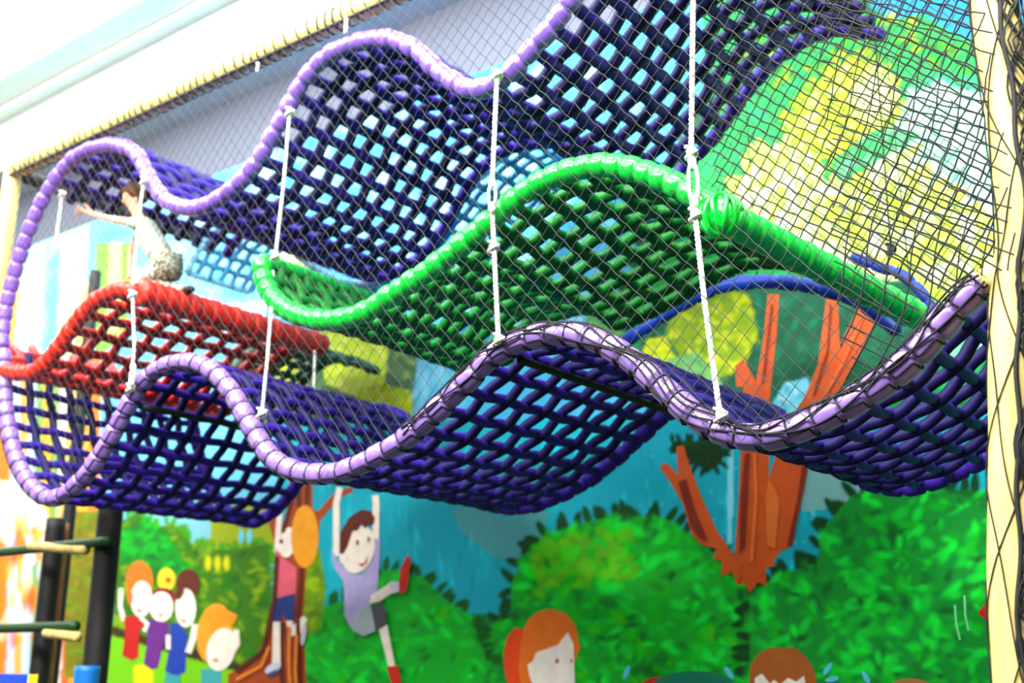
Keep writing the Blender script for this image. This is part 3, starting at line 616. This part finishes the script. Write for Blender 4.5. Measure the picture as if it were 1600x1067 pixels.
# black net cords sagging over the lilac tube
b = MB(); sel = [P for P in LF if P[0] > -4.0]; L_ = np.array(sel); s = lengths(L_)
T_ = np.gradient(L_, axis=0); T_ /= np.linalg.norm(T_, axis=1)[:, None]; N_ = np.stack([-T_[:, 2], 0*s, T_[:, 0]], 1); N_ *= np.sign(N_[:, 2:3])
for k in range(4):
    an = -.2+.42*k+.35*np.sin(s*(9+k*2.3)+k*2); b.tube(L_+.068*(np.sin(an)[:, None]*N_-np.cos(an)[:, None]*np.array([0, 1., 0])), .005, 5)
o = b.build('lacing_cord', M['netb'], tl); o['label'] = 'black cord laced along the lilac tube'

# ------------------------------------------------------------------ the child
def skin_mesh(name, chains, m, parent, levels=2):
    vs = []; es = []; rs = []; key = {}
    for ch in chains:
        prev = None
        for (p, r) in ch:
            k = tuple(np.round(p, 4))
            if k not in key: key[k] = len(vs); vs.append(tuple(np.array(p)-np.array(parent.location))); rs.append(r)
            if prev is not None and prev != key[k]: es.append((prev, key[k]))
            prev = key[k]
    me = bpy.data.meshes.new(name); me.from_pydata(vs, es, []); me.materials.append(m)
    o = bpy.data.objects.new(name, me); COL.objects.link(o); o.parent = parent
    sk = o.modifiers.new('skin', 'SKIN'); sk.use_smooth_shade = True
    for i, r in enumerate(rs):
        rr = r if isinstance(r, tuple) else (r, r); me.skin_vertices[0].data[i].radius = rr
    me.skin_vertices[0].data[0].use_root = True
    su = o.modifiers.new('sub', 'SUBSURF'); su.levels = levels; su.render_levels = levels
    return o
KY = .45
def K(x, y, dy=0.): return bp(x, y, KY+dy)
pel = K(262, 418); che = K(232, 365); nek = K(217, 340); hb = K(210, 322); hd = K(206, 308); ht = K(206, 300)
shf = K(222, 350, -.10); shb = K(224, 352, .10)
kid = thing('person', 'child in white shirt and patterned trousers crouching on the red net, one arm stretched forward', 'person', tuple(K(262, 452)))
elf = K(176, 343, -.14); wrf = K(142, 334, -.15); plm = K(131, 330, -.15)
elb = K(205, 392, .10); wrb = K(203, 425, .08)
chains = [[(pel, .09), (K(247,392), .085), (che, .095), (nek, .04), (hb, .055), (hd, .085), (ht, .078)],
          [(che, .095), (shf, .042), (elf, .030), (wrf, .021), (plm, (.030, .015))],
          [(che, .095), (shb, .042), (elb, .030), (wrb, .020), (K(202,436,.08), .024)],
          [(pel, .09), (K(268,424,-.08), .075), (K(222,440,-.10), .052), (K(262,452,-.10), .040), (K(288,452,-.10), .032)],
          [(pel, .09), (K(268,424,.08), .075), (K(232,440,.11), .052), (K(268,452,.11), .040), (K(292,452,.11), .032)]]
for k, (dx, dz, l) in enumerate([(-9,-7,1), (-12,-3,1), (-12,1,1), (-10,4,.9)]):
    f0 = K(128, 327+k*2, -.15+.012*(k-1.5)); f1 = K(128+dx*.55, 327+k*2+dz*.5, -.15+.014*(k-1.5)); f2 = K(128+dx, 327+k*2+dz+1.5, -.155+.014*(k-1.5))
    chains.append([(plm, (.030, .015)), (f0, .010), (f1, .008), (f2, .007)])
chains.append([(wrf, .021), (K(137, 323, -.17), .010), (K(132, 318, -.175), .008)])
body = skin_mesh('body', chains, M['skin'], kid)
b = MB()   # face: nose, ears, eyes
b.ball(K(193, 314, -.01), .014, 8, sc=(1.3, .8, 1)); b.build('nose', M['skin'], kid)
for dy in (-.082, .082): b = MB(); b.ball(K(213, 312, dy), .020, 8, sc=(.8, .5, 1.2)); b.build('ear', M['skin'], kid)
for dy in (-.035, .03): b = MB(); b.ball(K(195, 308, dy), .009, 8); b.build('eye', M['black'], kid)
b = MB(); b.ball(K(195, 321, -.01), .014, 8, sc=(.6, 1.3, .35)); b.build('mouth', M['red_s'], kid)
b = MB(); c = K(209, 304); V0 = len(b.v); b.ball(c, .098, 20, sc=(1.05, 1.0, 1.0)); vv = b.v[-1]
d_ = vv-c; frontlow = (d_[:, 2] < .0) & (d_[:, 0] < .03); vv[frontlow] = c+d_[frontlow]*.55; low_ = d_[:, 2] < -.05; vv[low_] = c+d_[low_]*.75
vv += .004*np.sin(vv*160); b.build('hair', M['hair'], kid)
skin_mesh('shirt', [[(K(256,405), .105), (K(245,388), .105), (che, .108), (K(219,345), .062)], [(che, .108), (shf, .058), (K(200,347,-.12), .048)], [(che, .108), (shb, .058), (K(212,378,.10), .046)]], M['shirt'], kid)
skin_mesh('trousers', [[(K(258,406), .104), (pel, .108), (K(268,424,-.08), .088), (K(224,440,-.10), .062), (K(258,451,-.10), .052), (K(276,452,-.10), .048)], [(pel, .108), (K(268,424,.08), .088), (K(234,440,.11), .062), (K(264,451,.11), .052), (K(280,452,.11), .048)]], M['camo'], kid)
for dy in (-.10, .11):
    b = MB(); b.ball(K(294, 453, dy), .035, 10, sc=(1.9, 1, .9)); b.build('shoe', M['black'], kid)
